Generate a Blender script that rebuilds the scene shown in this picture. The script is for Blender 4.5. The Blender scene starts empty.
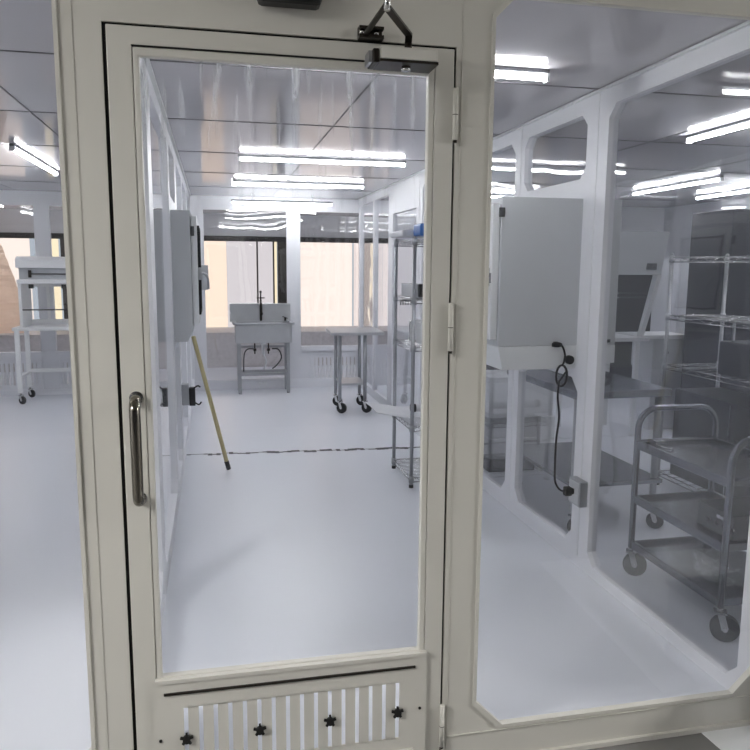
import bpy, bmesh, math, random
from mathutils import Vector, Matrix, noise
from mathutils.geometry import tessellate_polygon
random.seed(7)
S = bpy.context.scene
COL = S.collection
ORG = {}
PI = math.pi
V = Vector

# ------------------------------------------------------------------ mesh helpers
class MB:
    def __init__(s): s.bm = bmesh.new()
    def box(s, x0, x1, y0, y1, z0, z1):
        vs = [s.bm.verts.new((x, y, z)) for x in (x0, x1) for y in (y0, y1) for z in (z0, z1)]
        for f in ((0,1,3,2),(4,6,7,5),(0,4,5,1),(2,3,7,6),(0,2,6,4),(1,5,7,3)):
            s.bm.faces.new([vs[i] for i in f])
        return s
    def tube(s, pts, r, n=10, closed=False, cap=True):
        pts = [V(p) for p in pts]; m = len(pts)
        rings = []; up = None
        for i, p in enumerate(pts):
            if closed: t = pts[(i+1) % m] - pts[i-1]
            else: t = pts[min(i+1, m-1)] - pts[max(i-1, 0)]
            t.normalize()
            if up is None:
                up = V((0,0,1)) if abs(t.z) < .9 else V((1,0,0))
            a = up - t*up.dot(t)
            if a.length < 1e-4: a = t.orthogonal()
            a.normalize(); b = t.cross(a); up = a
            rr = r[i] if isinstance(r, (list, tuple)) else r
            rings.append([s.bm.verts.new(p + a*math.cos(2*PI*k/n)*rr + b*math.sin(2*PI*k/n)*rr) for k in range(n)])
        L = m if closed else m-1
        for i in range(L):
            A, B = rings[i], rings[(i+1) % m]
            for k in range(n):
                f = s.bm.faces.new((A[k], A[(k+1) % n], B[(k+1) % n], B[k])); f.smooth = True
        if cap and not closed:
            s.bm.faces.new(rings[0][::-1]); s.bm.faces.new(rings[-1])
        return s
    def cyl(s, a, b, r, n=16): return s.tube([a, b], r, n)
    def sqbar(s, a, b, w, h):                     # rectangular bar from a to b
        a, b = V(a), V(b); t = (b-a).normalized()
        up = V((0,0,1)) if abs(t.z) < .95 else V((0,1,0))
        sx = t.cross(up).normalized(); sy = sx.cross(t)
        R = [[s.bm.verts.new(p + sx*i*w/2 + sy*j*h/2) for i, j in ((-1,-1),(1,-1),(1,1),(-1,1))] for p in (a, b)]
        for k in range(4): s.bm.faces.new((R[0][k], R[0][(k+1)%4], R[1][(k+1)%4], R[1][k]))
        s.bm.faces.new(R[0][::-1]); s.bm.faces.new(R[1])
        return s
    def plate(s, outer, holes, axis, a, b):       # 2D outline with holes, extruded along axis from a to b
        loops = [outer] + list(holes)
        def P(q, w):
            if axis == 'y': return (q[0], w, q[1])
            if axis == 'x': return (w, q[0], q[1])
            return (q[0], q[1], w)
        A = [[s.bm.verts.new(P(q, a)) for q in l] for l in loops]
        B = [[s.bm.verts.new(P(q, b)) for q in l] for l in loops]
        fa = [v for l in A for v in l]; fb = [v for l in B for v in l]
        for t in tessellate_polygon([[V((q[0], q[1], 0)) for q in l] for l in loops]):
            try:
                s.bm.faces.new([fa[i] for i in t]); s.bm.faces.new([fb[i] for i in t][::-1])
            except ValueError: pass
        for la, lb in zip(A, B):
            n = len(la)
            for k in range(n):
                s.bm.faces.new((la[k], la[(k+1)%n], lb[(k+1)%n], lb[k]))
        return s
    def sphere(s, c, r, n=12, sc=(1,1,1)):
        M = Matrix.Translation(c) @ Matrix.Diagonal((r*sc[0], r*sc[1], r*sc[2], 1))
        g = bmesh.ops.create_uvsphere(s.bm, u_segments=n, v_segments=max(6, n//2), radius=1, matrix=M)
        for v in g['verts']:
            for f in v.link_faces: f.smooth = True
        return s
    def torus(s, c, R, r, axis='x', n=24, m=8):
        pts = []
        for k in range(n):
            t = 2*PI*k/n; u, w = R*math.cos(t), R*math.sin(t)
            pts.append({'x': (c[0], c[1]+u, c[2]+w), 'y': (c[0]+u, c[1], c[2]+w), 'z': (c[0]+u, c[1]+w, c[2])}[axis])
        return s.tube(pts, r, m, closed=True)

def obj(name, mb, mat, parent=None, bevel=0, seg=2):
    bm = mb.bm
    bmesh.ops.recalc_face_normals(bm, faces=bm.faces[:])
    off = ORG.get(parent.name, V((0,0,0))) if parent else V((0,0,0))
    if off.length: bmesh.ops.translate(bm, verts=bm.verts[:], vec=-off)
    me = bpy.data.meshes.new(name); bm.to_mesh(me); bm.free()
    me.materials.append(mat)
    o = bpy.data.objects.new(name, me); COL.objects.link(o)
    if parent: o.parent = parent
    ORG[o.name] = off
    if bevel:
        b = o.modifiers.new('bevel', 'BEVEL'); b.width = bevel; b.segments = seg; b.limit_method = 'ANGLE'; b.angle_limit = math.radians(40)
    return o

def tag(o, label, cat, group=None):
    o['label'] = label; o['category'] = cat
    if group: o['group'] = group
    return o
def thing(name, label, cat, loc=(0,0,0), group=None, rot=0, local=False):
    o = bpy.data.objects.new(name, None); COL.objects.link(o)
    o.empty_display_size = .1
    o.location = loc; o.rotation_euler = (0,0,rot)
    ORG[o.name] = V((0,0,0)) if local else V(loc)
    return tag(o, label, cat, group)
def struct(name, mb, mat, parent=None, bevel=0):
    o = obj(name, mb, mat, parent, bevel); o['kind'] = 'structure'; return o
def copy_tree(o, parent=None):
    c = o.copy(); COL.objects.link(c)
    if parent: c.parent = parent
    for ch in list(o.children): copy_tree(ch, c)
    return c

def arc(c, r, a0, a1, n=8, ax='xz'):
    out = []
    for k in range(n+1):
        t = math.radians(a0 + (a1-a0)*k/n); u, w = r*math.cos(t), r*math.sin(t)
        out.append({'xz': (c[0]+u, c[1], c[2]+w), 'yz': (c[0], c[1]+u, c[2]+w), 'xy': (c[0]+u, c[1]+w, c[2])}[ax])
    return out
def spline(ctrl, n=8):
    P = [V(c) for c in ctrl]; P = [P[0]*2-P[1]] + P + [P[-1]*2-P[-2]]; out = []
    for i in range(1, len(P)-2):
        for k in range(n):
            t = k/n; a, b, c, d = P[i-1:i+3]
            out.append(.5*((2*b)+(c-a)*t+(2*a-5*b+4*c-d)*t*t+(3*b-a-3*c+d)*t**3))
    out.append(P[-2]); return out
def cham(x0, x1, z0, z1, c):
    cs = c if isinstance(c, (list, tuple)) else [c]*4       # bl, br, tr, tl
    out = []
    bl, br, tr, tl = cs
    out += [(x0, z0+bl), (x0+bl, z0)] if bl else [(x0, z0)]
    out += [(x1-br, z0), (x1, z0+br)] if br else [(x1, z0)]
    out += [(x1, z1-tr), (x1-tr, z1)] if tr else [(x1, z1)]
    out += [(x0+tl, z1), (x0, z1-tl)] if tl else [(x0, z1)]
    return out
def rect(x0, x1, z0, z1): return [(x0,z0),(x1,z0),(x1,z1),(x0,z1)]

# ------------------------------------------------------------------ materials
def srgb(r, g, b):
    f = lambda c: (c/255/12.92) if c/255 <= .04045 else ((c/255+.055)/1.055)**2.4
    return (f(r), f(g), f(b), 1)
def mat(name, col, rough=.5, metal=0, var=.06, scale=6, bump=0, bscale=40, spec=.5, coat=0):
    m = bpy.data.materials.new(name); m.use_nodes = True
    nt = m.node_tree; N = nt.nodes; L = nt.links
    p = N['Principled BSDF']
    p.inputs['Roughness'].default_value = rough; p.inputs['Metallic'].default_value = metal
    p.inputs['Specular IOR Level'].default_value = spec; p.inputs['Coat Weight'].default_value = coat
    tc = N.new('ShaderNodeTexCoord')
    nz = N.new('ShaderNodeTexNoise'); nz.inputs['Scale'].default_value = scale; nz.inputs['Detail'].default_value = 3
    L.new(tc.outputs['Object'], nz.inputs['Vector'])
    mx = N.new('ShaderNodeMix'); mx.data_type = 'RGBA'
    mx.inputs[6].default_value = tuple(c*(1-var) for c in col[:3])+(1,)
    mx.inputs[7].default_value = tuple(min(1, c*(1+var)) for c in col[:3])+(1,)
    L.new(nz.outputs['Fac'], mx.inputs[0]); L.new(mx.outputs[2], p.inputs['Base Color'])
    if bump:
        n2 = N.new('ShaderNodeTexNoise'); n2.inputs['Scale'].default_value = bscale
        L.new(tc.outputs['Object'], n2.inputs['Vector'])
        bp = N.new('ShaderNodeBump'); bp.inputs['Strength'].default_value = bump; bp.inputs['Distance'].default_value = .01
        L.new(n2.outputs['Fac'], bp.inputs['Height']); L.new(bp.outputs['Normal'], p.inputs['Normal'])
    return m
def emit(name, col, strength):
    m = bpy.data.materials.new(name); m.use_nodes = True
    nt = m.node_tree; nt.nodes.clear()
    e = nt.nodes.new('ShaderNodeEmission'); e.inputs[0].default_value = col; e.inputs[1].default_value = strength
    o = nt.nodes.new('ShaderNodeOutputMaterial'); nt.links.new(e.outputs[0], o.inputs[0])
    return m
def glass(name, tint=(1,1,1,1), haze=0, hazecol=(.8,.82,.85,1), base=.03, top=1.0, wave=0, wscale=3, rough=.02, smudge=0):
    """sheet glass / clear film: straight-through transparency, grazing reflection, a little milky haze and dirt"""
    m = bpy.data.materials.new(name); m.use_nodes = True
    nt = m.node_tree; N = nt.nodes; L = nt.links; N.clear()
    out = N.new('ShaderNodeOutputMaterial')
    tr = N.new('ShaderNodeBsdfTransparent'); tr.inputs[0].default_value = tint
    gl = N.new('ShaderNodeBsdfGlossy'); gl.inputs['Roughness'].default_value = rough; gl.inputs[0].default_value = (1,1,1,1)
    lw = N.new('ShaderNodeLayerWeight'); lw.inputs['Blend'].default_value = .5
    pw = N.new('ShaderNodeMath'); pw.operation = 'POWER'; pw.inputs[1].default_value = 4.5
    ma = N.new('ShaderNodeMath'); ma.operation = 'MULTIPLY_ADD'; ma.inputs[1].default_value = top-base; ma.inputs[2].default_value = base
    L.new(lw.outputs['Facing'], pw.inputs[0]); L.new(pw.outputs[0], ma.inputs[0])
    tc = N.new('ShaderNodeTexCoord')
    body = tr.outputs[0]
    if haze or smudge:
        df = N.new('ShaderNodeBsdfDiffuse'); df.inputs[0].default_value = hazecol
        tl = N.new('ShaderNodeBsdfTranslucent'); tl.inputs[0].default_value = hazecol
        dm = N.new('ShaderNodeMixShader'); L.new(df.outputs[0], dm.inputs[1]); L.new(tl.outputs[0], dm.inputs[2])
        hm = N.new('ShaderNodeMixShader'); hm.inputs[0].default_value = haze
        L.new(body, hm.inputs[1]); L.new(dm.outputs[0], hm.inputs[2])
        if smudge:
            # vertical wash streaks left by dried water near the top edge of the sheet
            mp = N.new('ShaderNodeMapping'); mp.inputs['Scale'].default_value = (34, 1, 3)
            nz = N.new('ShaderNodeTexNoise'); nz.inputs['Scale'].default_value = 1; nz.inputs['Detail'].default_value = 4
            L.new(tc.outputs['Object'], mp.inputs[0]); L.new(mp.outputs[0], nz.inputs['Vector'])
            sp = N.new('ShaderNodeSeparateXYZ'); L.new(tc.outputs['Object'], sp.inputs[0])
            mr = N.new('ShaderNodeMapRange'); mr.inputs[1].default_value = 1.62; mr.inputs[2].default_value = 2.06
            L.new(sp.outputs['Z'], mr.inputs[0])
            cr = N.new('ShaderNodeMapRange'); cr.inputs[1].default_value = .54; cr.inputs[2].default_value = .78
            L.new(nz.outputs['Fac'], cr.inputs[0])
            mu = N.new('ShaderNodeMath'); mu.operation = 'MULTIPLY'; L.new(mr.outputs[0], mu.inputs[0]); L.new(cr.outputs[0], mu.inputs[1])
            mu2 = N.new('ShaderNodeMath'); mu2.operation = 'MULTIPLY_ADD'; mu2.inputs[1].default_value = smudge; mu2.inputs[2].default_value = haze
            L.new(mu.outputs[0], mu2.inputs[0]); L.new(mu2.outputs[0], hm.inputs[0])
        body = hm.outputs[0]
    if wave:
        w = N.new('ShaderNodeTexNoise'); w.inputs['Scale'].default_value = wscale; w.inputs['Detail'].default_value = 1
        L.new(tc.outputs['Object'], w.inputs['Vector'])
        bp = N.new('ShaderNodeBump'); bp.inputs['Strength'].default_value = wave; bp.inputs['Distance'].default_value = .05
        L.new(w.outputs['Fac'], bp.inputs['Height']); L.new(bp.outputs['Normal'], gl.inputs['Normal'])
    mix = N.new('ShaderNodeMixShader'); L.new(ma.outputs[0], mix.inputs[0]); L.new(body, mix.inputs[1]); L.new(gl.outputs[0], mix.inputs[2])
    L.new(mix.outputs[0], out.inputs[0])
    return m

M = {}
M['frame'] = mat('cream_powder_coat', srgb(206,204,197), .38, var=.03, scale=2)
M['white'] = mat('white_powder_coat', srgb(226,228,230), .4, var=.03)
M['pwhite'] = mat('partition_white', srgb(228,229,234), .45, var=.02)
M['floor'] = mat('white_epoxy_floor', srgb(226,229,236), .32, var=.025, scale=.9, bump=.02, bscale=3)
M['greyfloor'] = mat('grey_floor', srgb(120,119,118), .5, var=.08, scale=3)
M['ceil'] = mat('ceiling_panel', srgb(200,198,203), .09, spec=.12, var=.05, scale=1.3, bump=.015, bscale=2.5)
M['batten'] = mat('aluminium_batten', srgb(120,122,126), .5)
M['bright'] = mat('bright_white_coat', srgb(244,245,246), .4, var=.02)
M['seam'] = mat('ceiling_seam', srgb(110,108,112), .6)
M['wall'] = mat('grey_wall', srgb(204,206,211), .6, var=.05)
M['dwall'] = mat('dark_grey_panel', srgb(74,76,82), .4, var=.12, scale=2)
M['roomwall'] = mat('outer_room_wall', srgb(206,204,196), .7)
M['black'] = mat('black_plastic', srgb(22,22,24), .4)
M['gasket'] = mat('black_rubber', srgb(12,12,12), .8)
M['dark'] = mat('dark_bronze_metal', srgb(58,54,50), .35, metal=.8)
M['chrome'] = mat('polished_chrome', srgb(205,205,205), .08, metal=1, var=.02)
M['reflchrome'] = mat('chrome_dark_reflection', srgb(128,124,116), .1, metal=1, var=.05)  # darkened so the colour carries the reflection of a dark room
M['steel'] = mat('brushed_steel', srgb(200,202,205), .38, metal=.75, var=.08, scale=12)
M['steel2'] = mat('satin_steel', srgb(176,178,182), .38, metal=.85, var=.08, scale=10)
M['steel3'] = mat('dark_satin_steel', srgb(134,137,144), .2, metal=.95, var=.1, scale=10)
M['grey'] = mat('grey_coat', srgb(196,199,203), .4, var=.03)
M['rubber'] = mat('grey_rubber', srgb(62,63,66), .6)
M['wood'] = mat('pale_yellow_wood', srgb(205,192,145), .5, var=.15, scale=20)
M['blue'] = mat('blue_film', srgb(48,110,190), .4, var=.1)
M['fabric'] = mat('white_sheet', srgb(225,226,230), .75, var=.05, bump=.3)
M['sill'] = mat('speckled_lining', srgb(204,200,200), .6, var=.22, scale=26, bump=.3, bscale=9)
M['glass'] = glass('clear_glass', smudge=0)
M['doorglass'] = glass('clear_door_glass', smudge=.8)
M['film'] = glass('partition_film', tint=(.93,.935,.95,1), haze=.012, hazecol=(.5,.52,.56,1), wave=.05, base=.035)
M['filmL'] = glass('partition_film_clear', tint=(.93,.94,.96,1), haze=.015, hazecol=(.6,.62,.66,1), wave=.04, base=.05)
M['pvc'] = glass('wavy_clear_sheet', tint=(.97,.97,.98,1), haze=.008, wave=.14, wscale=1.3, base=.05, top=.9)
M['tube'] = emit('led_tube', (.97,.985,.99,1), 29)
M['tube_dim'] = emit('led_tube_far', (.95,.98,1,1), 27)
M['peach'] = emit('backlit_peach_blind', (1,.79,.63,1), .64)
M['cream'] = emit('backlit_cream_blind', (1,.85,.58,1), .62)
M['pale'] = emit('backlit_grey_curtain', (.80,.75,.76,1), .52)
M['pink'] = emit('backlit_pink_blind', (1,.86,.77,1), .62)
M['stripe'] = emit('backlit_striped_blind', (.95,.82,.76,1), .55)
M['panel_fill'] = emit('outer_fill_light', (1,.98,.945,1), 21)  # glow of the added outer-room panels

# ------------------------------------------------------------------ camera
H, D = 1.55, 1.9915
yaw, pitch, roll, F = .2169, .1463, .0071, 731.77
cy, sy, cp, sp = math.cos(yaw), math.sin(yaw), math.cos(pitch), math.sin(pitch)
fw = V((sy*cp, cy*cp, -sp)); rt = V((cy, -sy, 0)); up = rt.cross(fw)
c, s_ = math.cos(roll), math.sin(roll)
rt2 = c*rt + s_*up; up2 = c*up - s_*rt
cam = bpy.data.cameras.new('camera'); co = bpy.data.objects.new('camera', cam); COL.objects.link(co)
cam.sensor_width = 36; cam.lens = F/750*36; cam.clip_start = .02
R = Matrix((rt2, up2, -fw)).transposed().to_4x4(); co.matrix_world = Matrix.Translation((0, -D, H)) @ R
S.camera = co

# ------------------------------------------------------------------ the setting
CE = 2.4
struct('floor', MB().box(-4.5, 6.2, -.0, 10.8, -.1, 0), M['floor'])
struct('floor_outer_room', MB().box(-4.5, 6.2, -5.0, 0, -.1, -.001), M['greyfloor'])
struct('floor_entry', MB().plate([(1.575,-.001),(2.6,-.001),(2.6,-1.4),(1.66,-1.4)], [], 'z', -.001, .002), M['white'])
struct('ceiling', MB().box(-4.5, 6.2, .018, 10.8, CE, CE+.1), M['ceil'])
struct('ceiling_outer_room', MB().box(-4.5, 6.2, -5.0, .018, 2.85, 2.95), M['roomwall'])
sm = MB()
for y in (1.35, 2.6, 3.85, 5.1, 6.35):
    sm.box(-4.5, 6.2, y-.006, y+.006, CE-.003, CE+.01)
for x in (-2.2, -.98, .74, 2.9, 4.1):
    sm.box(x-.004, x+.004, .06, 7.3, CE-.003, CE+.01)
struct('trim_1', sm, M['seam'])
struct('wall_outer_left', MB().box(-4.6, -4.5, -5, 10.8, 0, 2.95), M['wall'])
struct('wall_outer_right', MB().box(6.2, 6.3, -5, 10.8, 0, 2.95), M['wall'])
struct('wall_outer_front', MB().box(-4.5, 6.2, -5.1, -5.0, 0, 2.95), M['dwall'])

# front frame wall: cream powder-coated panels with openings
wf = MB()
LO = cham(-1.75, -.362, .125, 2.285, .09)
RO = cham(.768, 1.79, .125, 2.282, [.088,.10,.075,.06])
DO = rect(-.249, .659, .0, 2.140)
wf.plate([(-4.5,0),(-.252,0),(-.252,2.14),(.659,2.14),(.659,0),(6.2,0),(6.2,2.85),(-4.5,2.85)], [LO, RO], 'y', 0, .018)
wfo = struct('wall_front', wf, M['frame'])
tr = MB()      # raised seams and glazing beads of the frame
tr.plate(cham(-1.76,-.352,.115,2.295,.09), [LO], 'y', -.006, 0)
tr.plate(cham(.758,1.796,.115,2.292,[.088,.10,.075,.06]), [RO], 'y', -.005, 0)
tr.box(-.322,-.319,-.002,0,.0,2.85); tr.box(.674,.6765,-.002,0,0,2.85)
tr.box(.6765,6.2,-.004,0,.105,.108); tr.box(.659,6.2,-.012,0,0,.016)
struct('trim_2', tr, M['frame'], None)
gk = MB()  # door stop strips, black to put the gap's shadow into their colour
gk.box(-.262,-.243,.0185,.05,0,2.15); gk.box(.653,.672,.0185,.05,0,2.15); gk.box(-.262,.672,.0185,.05,2.1345,2.15)
gk.box(-.252,-.2435,.008,.0184,0,2.14); gk.box(.6535,.659,.008,.0184,0,2.14); gk.box(-.252,.659,.008,.0184,2.135,2.14)
struct('trim_3', gk, M['gasket'])
struct('window_1', MB().plate(cham(-1.76,-.35,.115,2.295,.09), [], 'y', .0185, .0235), M['glass'])
struct('window_2', MB().plate(cham(.757,1.80,.115,2.292,.08), [], 'y', .0185, .0235), M['glass'])

# the door
door = thing('door_1', 'cream framed glass door with slotted lower vent panel and chrome pull handle', 'door', (.65, 0, 0))
door['kind'] = 'structure'
lf = MB()
lf.plate(rect(-.242,.652,.012,2.133), [rect(-.1825,.5985,.06,2.089)], 'y', -.004, .036)
obj('door_leaf', lf, M['frame'], door, .002)
bd = MB()
bd.plate(rect(-.182,.598,.37,2.086), [rect(-.166,.580,.408,2.064)], 'y', -.002, .022)
obj('glazing_bead', bd, M['frame'], door, .004)
obj('bead_seal', MB().box(-.184,.600,-.0045,.03,2.086,2.0888), M['gasket'], door)
obj('glass_pane', MB().box(-.170,.584,.014,.020,.402,2.068), M['doorglass'], door)
xs = [-.105+.04113*i for i in range(16)]
vp = MB()
vp.plate(rect(-.186,.602,.030,.398), [rect(xs[0]-.006,xs[-1]+.006,.134,.314)], 'y', -.014, -.010)
for i in range(15): vp.box(xs[i]+.006, xs[i+1]-.006, -.014, -.010, .132, .316)
vp.box(-.186,.602,-.018,.0,.393,.4045)
obj('vent_panel', vp, M['frame'], door)
rg = MB(); rg.box(-.163,.566,-.019,-.010,.357,.369); rg.box(.40,.566,-.022,-.010,.080,.094)
obj('vent_ridge', MB().box(-.163,.566,-.020,-.012,.359,.3645), M['dark'], door)
obj('vent_ledge', MB().box(-.05,.562,-.022,-.012,.082,.094), M['frame'], door); rg.bm.free()
for i in (0, 5, 10, 15):
    kb = MB(); x = xs[i]; z = .2205
    kb.cyl((x,-.0135,z),(x,-.027,z),.011,14)
    for k in range(5):
        a = PI/2 + k*2*PI/5
        kb.sqbar((x,-.019,z),(x+.0185*math.cos(a),-.019,z+.0185*math.sin(a)),.006,.007)
    ko = obj('star_knob', kb, M['gasket'], door); ko['label'] = 'black star shaped knob'
for x, z in ((.582,.224),(-.176,.222)):
    obj('screw', MB().cyl((x,-.0135,z),(x,-.017,z),.0045,10), M['black'], door)
hd = MB()
hx = -.205
hd.tube([(hx,-.004,1.203),(hx,-.028,1.203)]+arc((hx,-.028,1.173),.030,90,180,8,'yz')+[(hx,-.058,1.15),(hx,-.058,.98)]+arc((hx,-.028,.962),.030,180,270,8,'yz')+[(hx,-.028,.932),(hx,-.004,.932)], .0145, 16)
ho = obj('pull_handle', hd, M['reflchrome'], door); ho['label'] = 'chrome pull handle'
for z in (1.205,.931):
    obj('handle_rosette', MB().cyl((hx,-.004,z),(hx,-.008,z),.018,18), M['chrome'], ho)
for z0 in (1.895, 1.315, .085):
    hg = MB(); hg.cyl((.655,-.012,z0),(.655,-.012,z0+.136),.0075,12)
    h1 = obj('hinge', hg, M['frame'], door)
    obj('hinge_pin', MB().cyl((.655,-.012,z0-.007),(.655,-.012,z0),.006,10).cyl((.655,-.012,z0+.066),(.655,-.012,z0+.068),.0079,12), M['dark'], h1)

# door closer
dc = thing('door_closer', 'grey door closer with dark folding arm at the top corner of the glass door', 'door closer', (.51,-.03,2.05))
obj('closer_body', MB().box(.428,.578,-.095,-.005,2.073,2.103), M['frame'], dc, .003)
obj('closer_underside_shade', MB().box(.426,.580,-.093,-.005,2.066,2.0725), M['dark'], dc)  # underside of the body, its shade put in as dark metal
obj('end_cap', MB().box(.410,.4255,-.086,-.008,2.065,2.099), M['dark'], dc, .003)
obj('end_fitting', MB().box(.401,.4095,-.074,-.020,2.067,2.095), M['steel2'], dc)
obj('valve_screw', MB().cyl((.502,-.060,2.0655),(.502,-.060,2.053),.012,14), M['chrome'], dc)
am = MB(); am.cyl((.510,-.050,2.1035),(.510,-.050,2.126),.010,12)
am.sqbar((.510,-.050,2.124),(.502,-.085,2.138),.018,.006); am.sqbar((.502,-.083,2.137),(.412,-.225,2.150),.019,.006)
obj('main_arm', am, M['dark'], dc)
obj('fore_arm', MB().sqbar((.412,-.225,2.158),(.402,-.022,2.148),.013,.006), M['dark'], dc)
obj('elbow_pin', MB().cyl((.412,-.225,2.143),(.412,-.225,2.182),.008,12), M['chrome'], dc)
fb = MB(); fb.box(.385,.450,-.030,-.003,2.138,2.147); fb.box(.385,.450,-.030,-.003,2.161,2.168); fb.box(.385,.450,-.006,0,2.138,2.168)
obj('arm_bracket', fb, M['dark'], dc)
obj('bracket_screw', MB().cyl((.393,-.018,2.147),(.393,-.018,2.161),.008,10), M['chrome'], dc)
obj('bracket_screw', MB().cyl((.432,-.016,2.147),(.432,-.016,2.161),.007,10), M['chrome'], dc)
se = thing('door_sensor', 'black box fixed on the header above the glass door', 'sensor', (.20,-.03,2.19))
obj('sensor_housing', MB().box(.125,.285,-.06,0,2.2,2.30), M['black'], se, .012)
obj('sensor_lens', MB().box(.15,.26,-.063,-.060,2.207,2.235), M['gasket'], se)

# partitions between the bays -------------------------------------------------
def partition(name, x, openings, panes, film):
    w = MB()
    w.plate(rect(.018,7.36,0,2.392), openings, 'x', x-.025, x+.025)
    o = struct(name, w, M['pwhite'])
    for i, (y0,y1,z0,z1) in enumerate(panes):
        g = obj('glass_pane', MB().box(x-.003,x+.003,y0,y1,z0,z1), film, o)
    return o
opR = [cham(.155,1.265,.055,2.31,.06), cham(1.445,2.20,.10,.985,.07), cham(1.47,2.22,2.0,2.31,.055),
       cham(2.36,3.30,.10,2.31,.07), cham(3.50,4.42,.10,2.31,.07), rect(4.62,5.52,.10,2.095), rect(5.72,6.42,.10,2.31), rect(6.50,7.26,.10,2.31)]
paR = [(.12,1.29,.03,2.34),(1.462,2.22,.08,1.0),(1.46,2.22,1.96,2.34),(2.33,3.33,.07,2.34),(3.47,4.45,.07,2.34),(4.60,5.54,.08,2.11),(5.70,6.44,.08,2.34),(6.48,7.28,.08,2.34)]
partition('wall_right', 1.86, opR, paR, M['film'])
opL = [cham(.25,1.30,.10,2.31,.075), cham(1.50,2.80,.10,2.31,.075), cham(2.92,3.62,.10,1.02,.07), cham(2.92,3.62,1.99,2.31,.055),
       cham(3.84,4.84,.10,2.31,.07), cham(5.02,6.02,.10,2.31,.07), cham(6.2,7.2,.10,2.31,.07)]
paL = [(.22,1.33,.07,2.34),(1.47,2.83,.07,2.34),(2.89,3.65,.07,1.05),(2.89,3.65,1.96,2.34),(3.81,4.87,.07,2.34),(4.99,6.05,.07,2.34),(6.17,7.23,.07,2.34)]
partition('wall_left', -.28, opL, paL, M['filmL'])
# hairline joints in the partitions' posts
jt = MB()
for y in (1.36, 2.275, 3.40, 4.52): jt.box(1.832,1.835,y-.002,y+.002,.06,2.39)
jt.box(1.815,1.835,.06,7.3,2.386,2.396)
jt.box(-.255,-.235,.06,7.3,2.386,2.396)
struct('trim_4', jt, M['white'])

# far wall of the clean bays: frame, wavy sheets, vent panels
fwp = MB()
holes = [rect(-4.2,-2.98,.52,2.235), rect(-2.82,-2.03,.52,2.235), rect(-1.86,-.42,.52,2.235),
         rect(-.10,.915,.125,2.235), rect(1.085,2.30,.535,2.235)]
vent = [(-2.82,-2.03),(-1.86,-.42),(1.20,2.06),(2.5,3.5)]
fwp.plate(rect(-4.5,6.2,0,2.398), holes+[rect(a+.06,b-.06,.12,.385) for a, b in vent], 'y', 7.37, 7.43)
for a, b in vent:
    n = int((b-a-.12)/.05); st = (b-a-.12)/n
    for i in range(n): fwp.box(a+.06+i*st+.010, a+.06+(i+1)*st-.010, 7.372, 7.40, .118, .387)
wb = struct('wall_back', fwp, M['pwhite'])
for hxy in holes:
    x0,x1,z0,z1 = hxy[0][0],hxy[1][0],hxy[0][1],hxy[2][1]
    obj('clear_sheet', MB().box(x0-.02,x1+.02,7.398,7.402,z0-.02,z1+.02), M['pvc'], wb)
vf = MB()
for a, b in vent:
    vf.plate(rect(a,b,.035,.455), [rect(a+.03,b-.03,.065,.425)], 'y', 7.355, 7.37)
struct('trim_5', vf, M['pwhite'])
bt = MB(); bt.box(-.25,1.83,7.34,7.37,0,.115); bt.box(1.085,1.83,7.33,7.37,.475,.54); bt.box(-4.5,-.31,7.33,7.37,.455,.52); bt.box(-4.5,-.31,7.34,7.37,0,.06)
struct('baseboard_back', bt, M['pwhite'])

# the building's own wall behind, with its lit blinds
W0 = 10.5
bw = MB(); bw.plate(rect(-4.5,6.2,0,2.4), [rect(-4.2,-2.0,.5,1.98), rect(-1.9,5.2,.5,1.98)], 'y', W0, W0+.3)
struct('wall_building', bw, M['wall'])
struct('trim_6', MB().box(-4.4,5.3,W0-.06,W0,1.955,2.04), M['gasket'])
struct('window_sill', MB().box(-4.45,5.4,9.45,W0-.055,.0,.54), M['sill'])
def blind(x0, x1, m, label, cat='blind', waves=0, z0=.40, z1=1.97, group=None):
    b = MB(); n = 40
    vs = []
    for i in range(n+1):
        t = i/n; x = x0+(x1-x0)*t
        d = .015*math.sin(t*waves*2*PI)
        vs.append([b.bm.verts.new((x, W0-.035+d, z)) for z in (.541, z1)] + [b.bm.verts.new((x, W0-.031+d, z)) for z in (.541, z1)])
    for i in range(n):
        a, c_ = vs[i], vs[i+1]
        b.bm.faces.new((a[0],c_[0],c_[1],a[1])); b.bm.faces.new((a[2],a[3],c_[3],c_[2]))
        b.bm.faces.new((a[1],c_[1],c_[3],a[3])); b.bm.faces.new((a[0],a[2],c_[2],c_[0]))
    b.bm.faces.new((vs[0][0],vs[0][1],vs[0][3],vs[0][2])); b.bm.faces.new((vs[-1][0],vs[-1][2],vs[-1][3],vs[-1][1]))
    return tag(obj('window_blind', b, m), label, cat, group)
blind(-.35, .225, M['peach'], 'peach glowing blind at the far left behind the sink')
blind(.23, .72, M['pale'], 'pale grey curtain left of the two dark poles behind the sink', 'curtain', 2)
blind(.725, .99, M['pale'], 'pale grey curtain between dark poles behind the sink faucet', 'curtain', 2)
blind(.995, 1.05, M['cream'], 'narrow cream glowing blind beside the dark window post')
blind(1.42, 2.33, M['pink'], 'wide pale pink glowing blind right of the white post')
for i, (a, b_) in enumerate(((2.36,2.52),(2.53,2.66),(2.67,2.86),(2.87,3.02),(3.03,3.3))):
    blind(a, b_, (M['stripe'], M['pink'])[i % 2], ['first vertical blind strip right of the pink blind, greyer','second vertical blind strip right of the pink blind, paler','third vertical blind strip, above the rolling steel table end','fourth vertical blind strip right of the pink blind','wide pink grey blind strip next to the wire rack'][i])
blind(-2.62, -2.36, M['cream'], 'cream glowing blind left of the left bay post')
blind(-2.12, -1.75, M['cream'], 'cream glowing blind right of the left bay post')
blind(-4.1, -2.78, M['pink'], 'pink glowing blind behind the crumpled plastic sheet')
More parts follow.
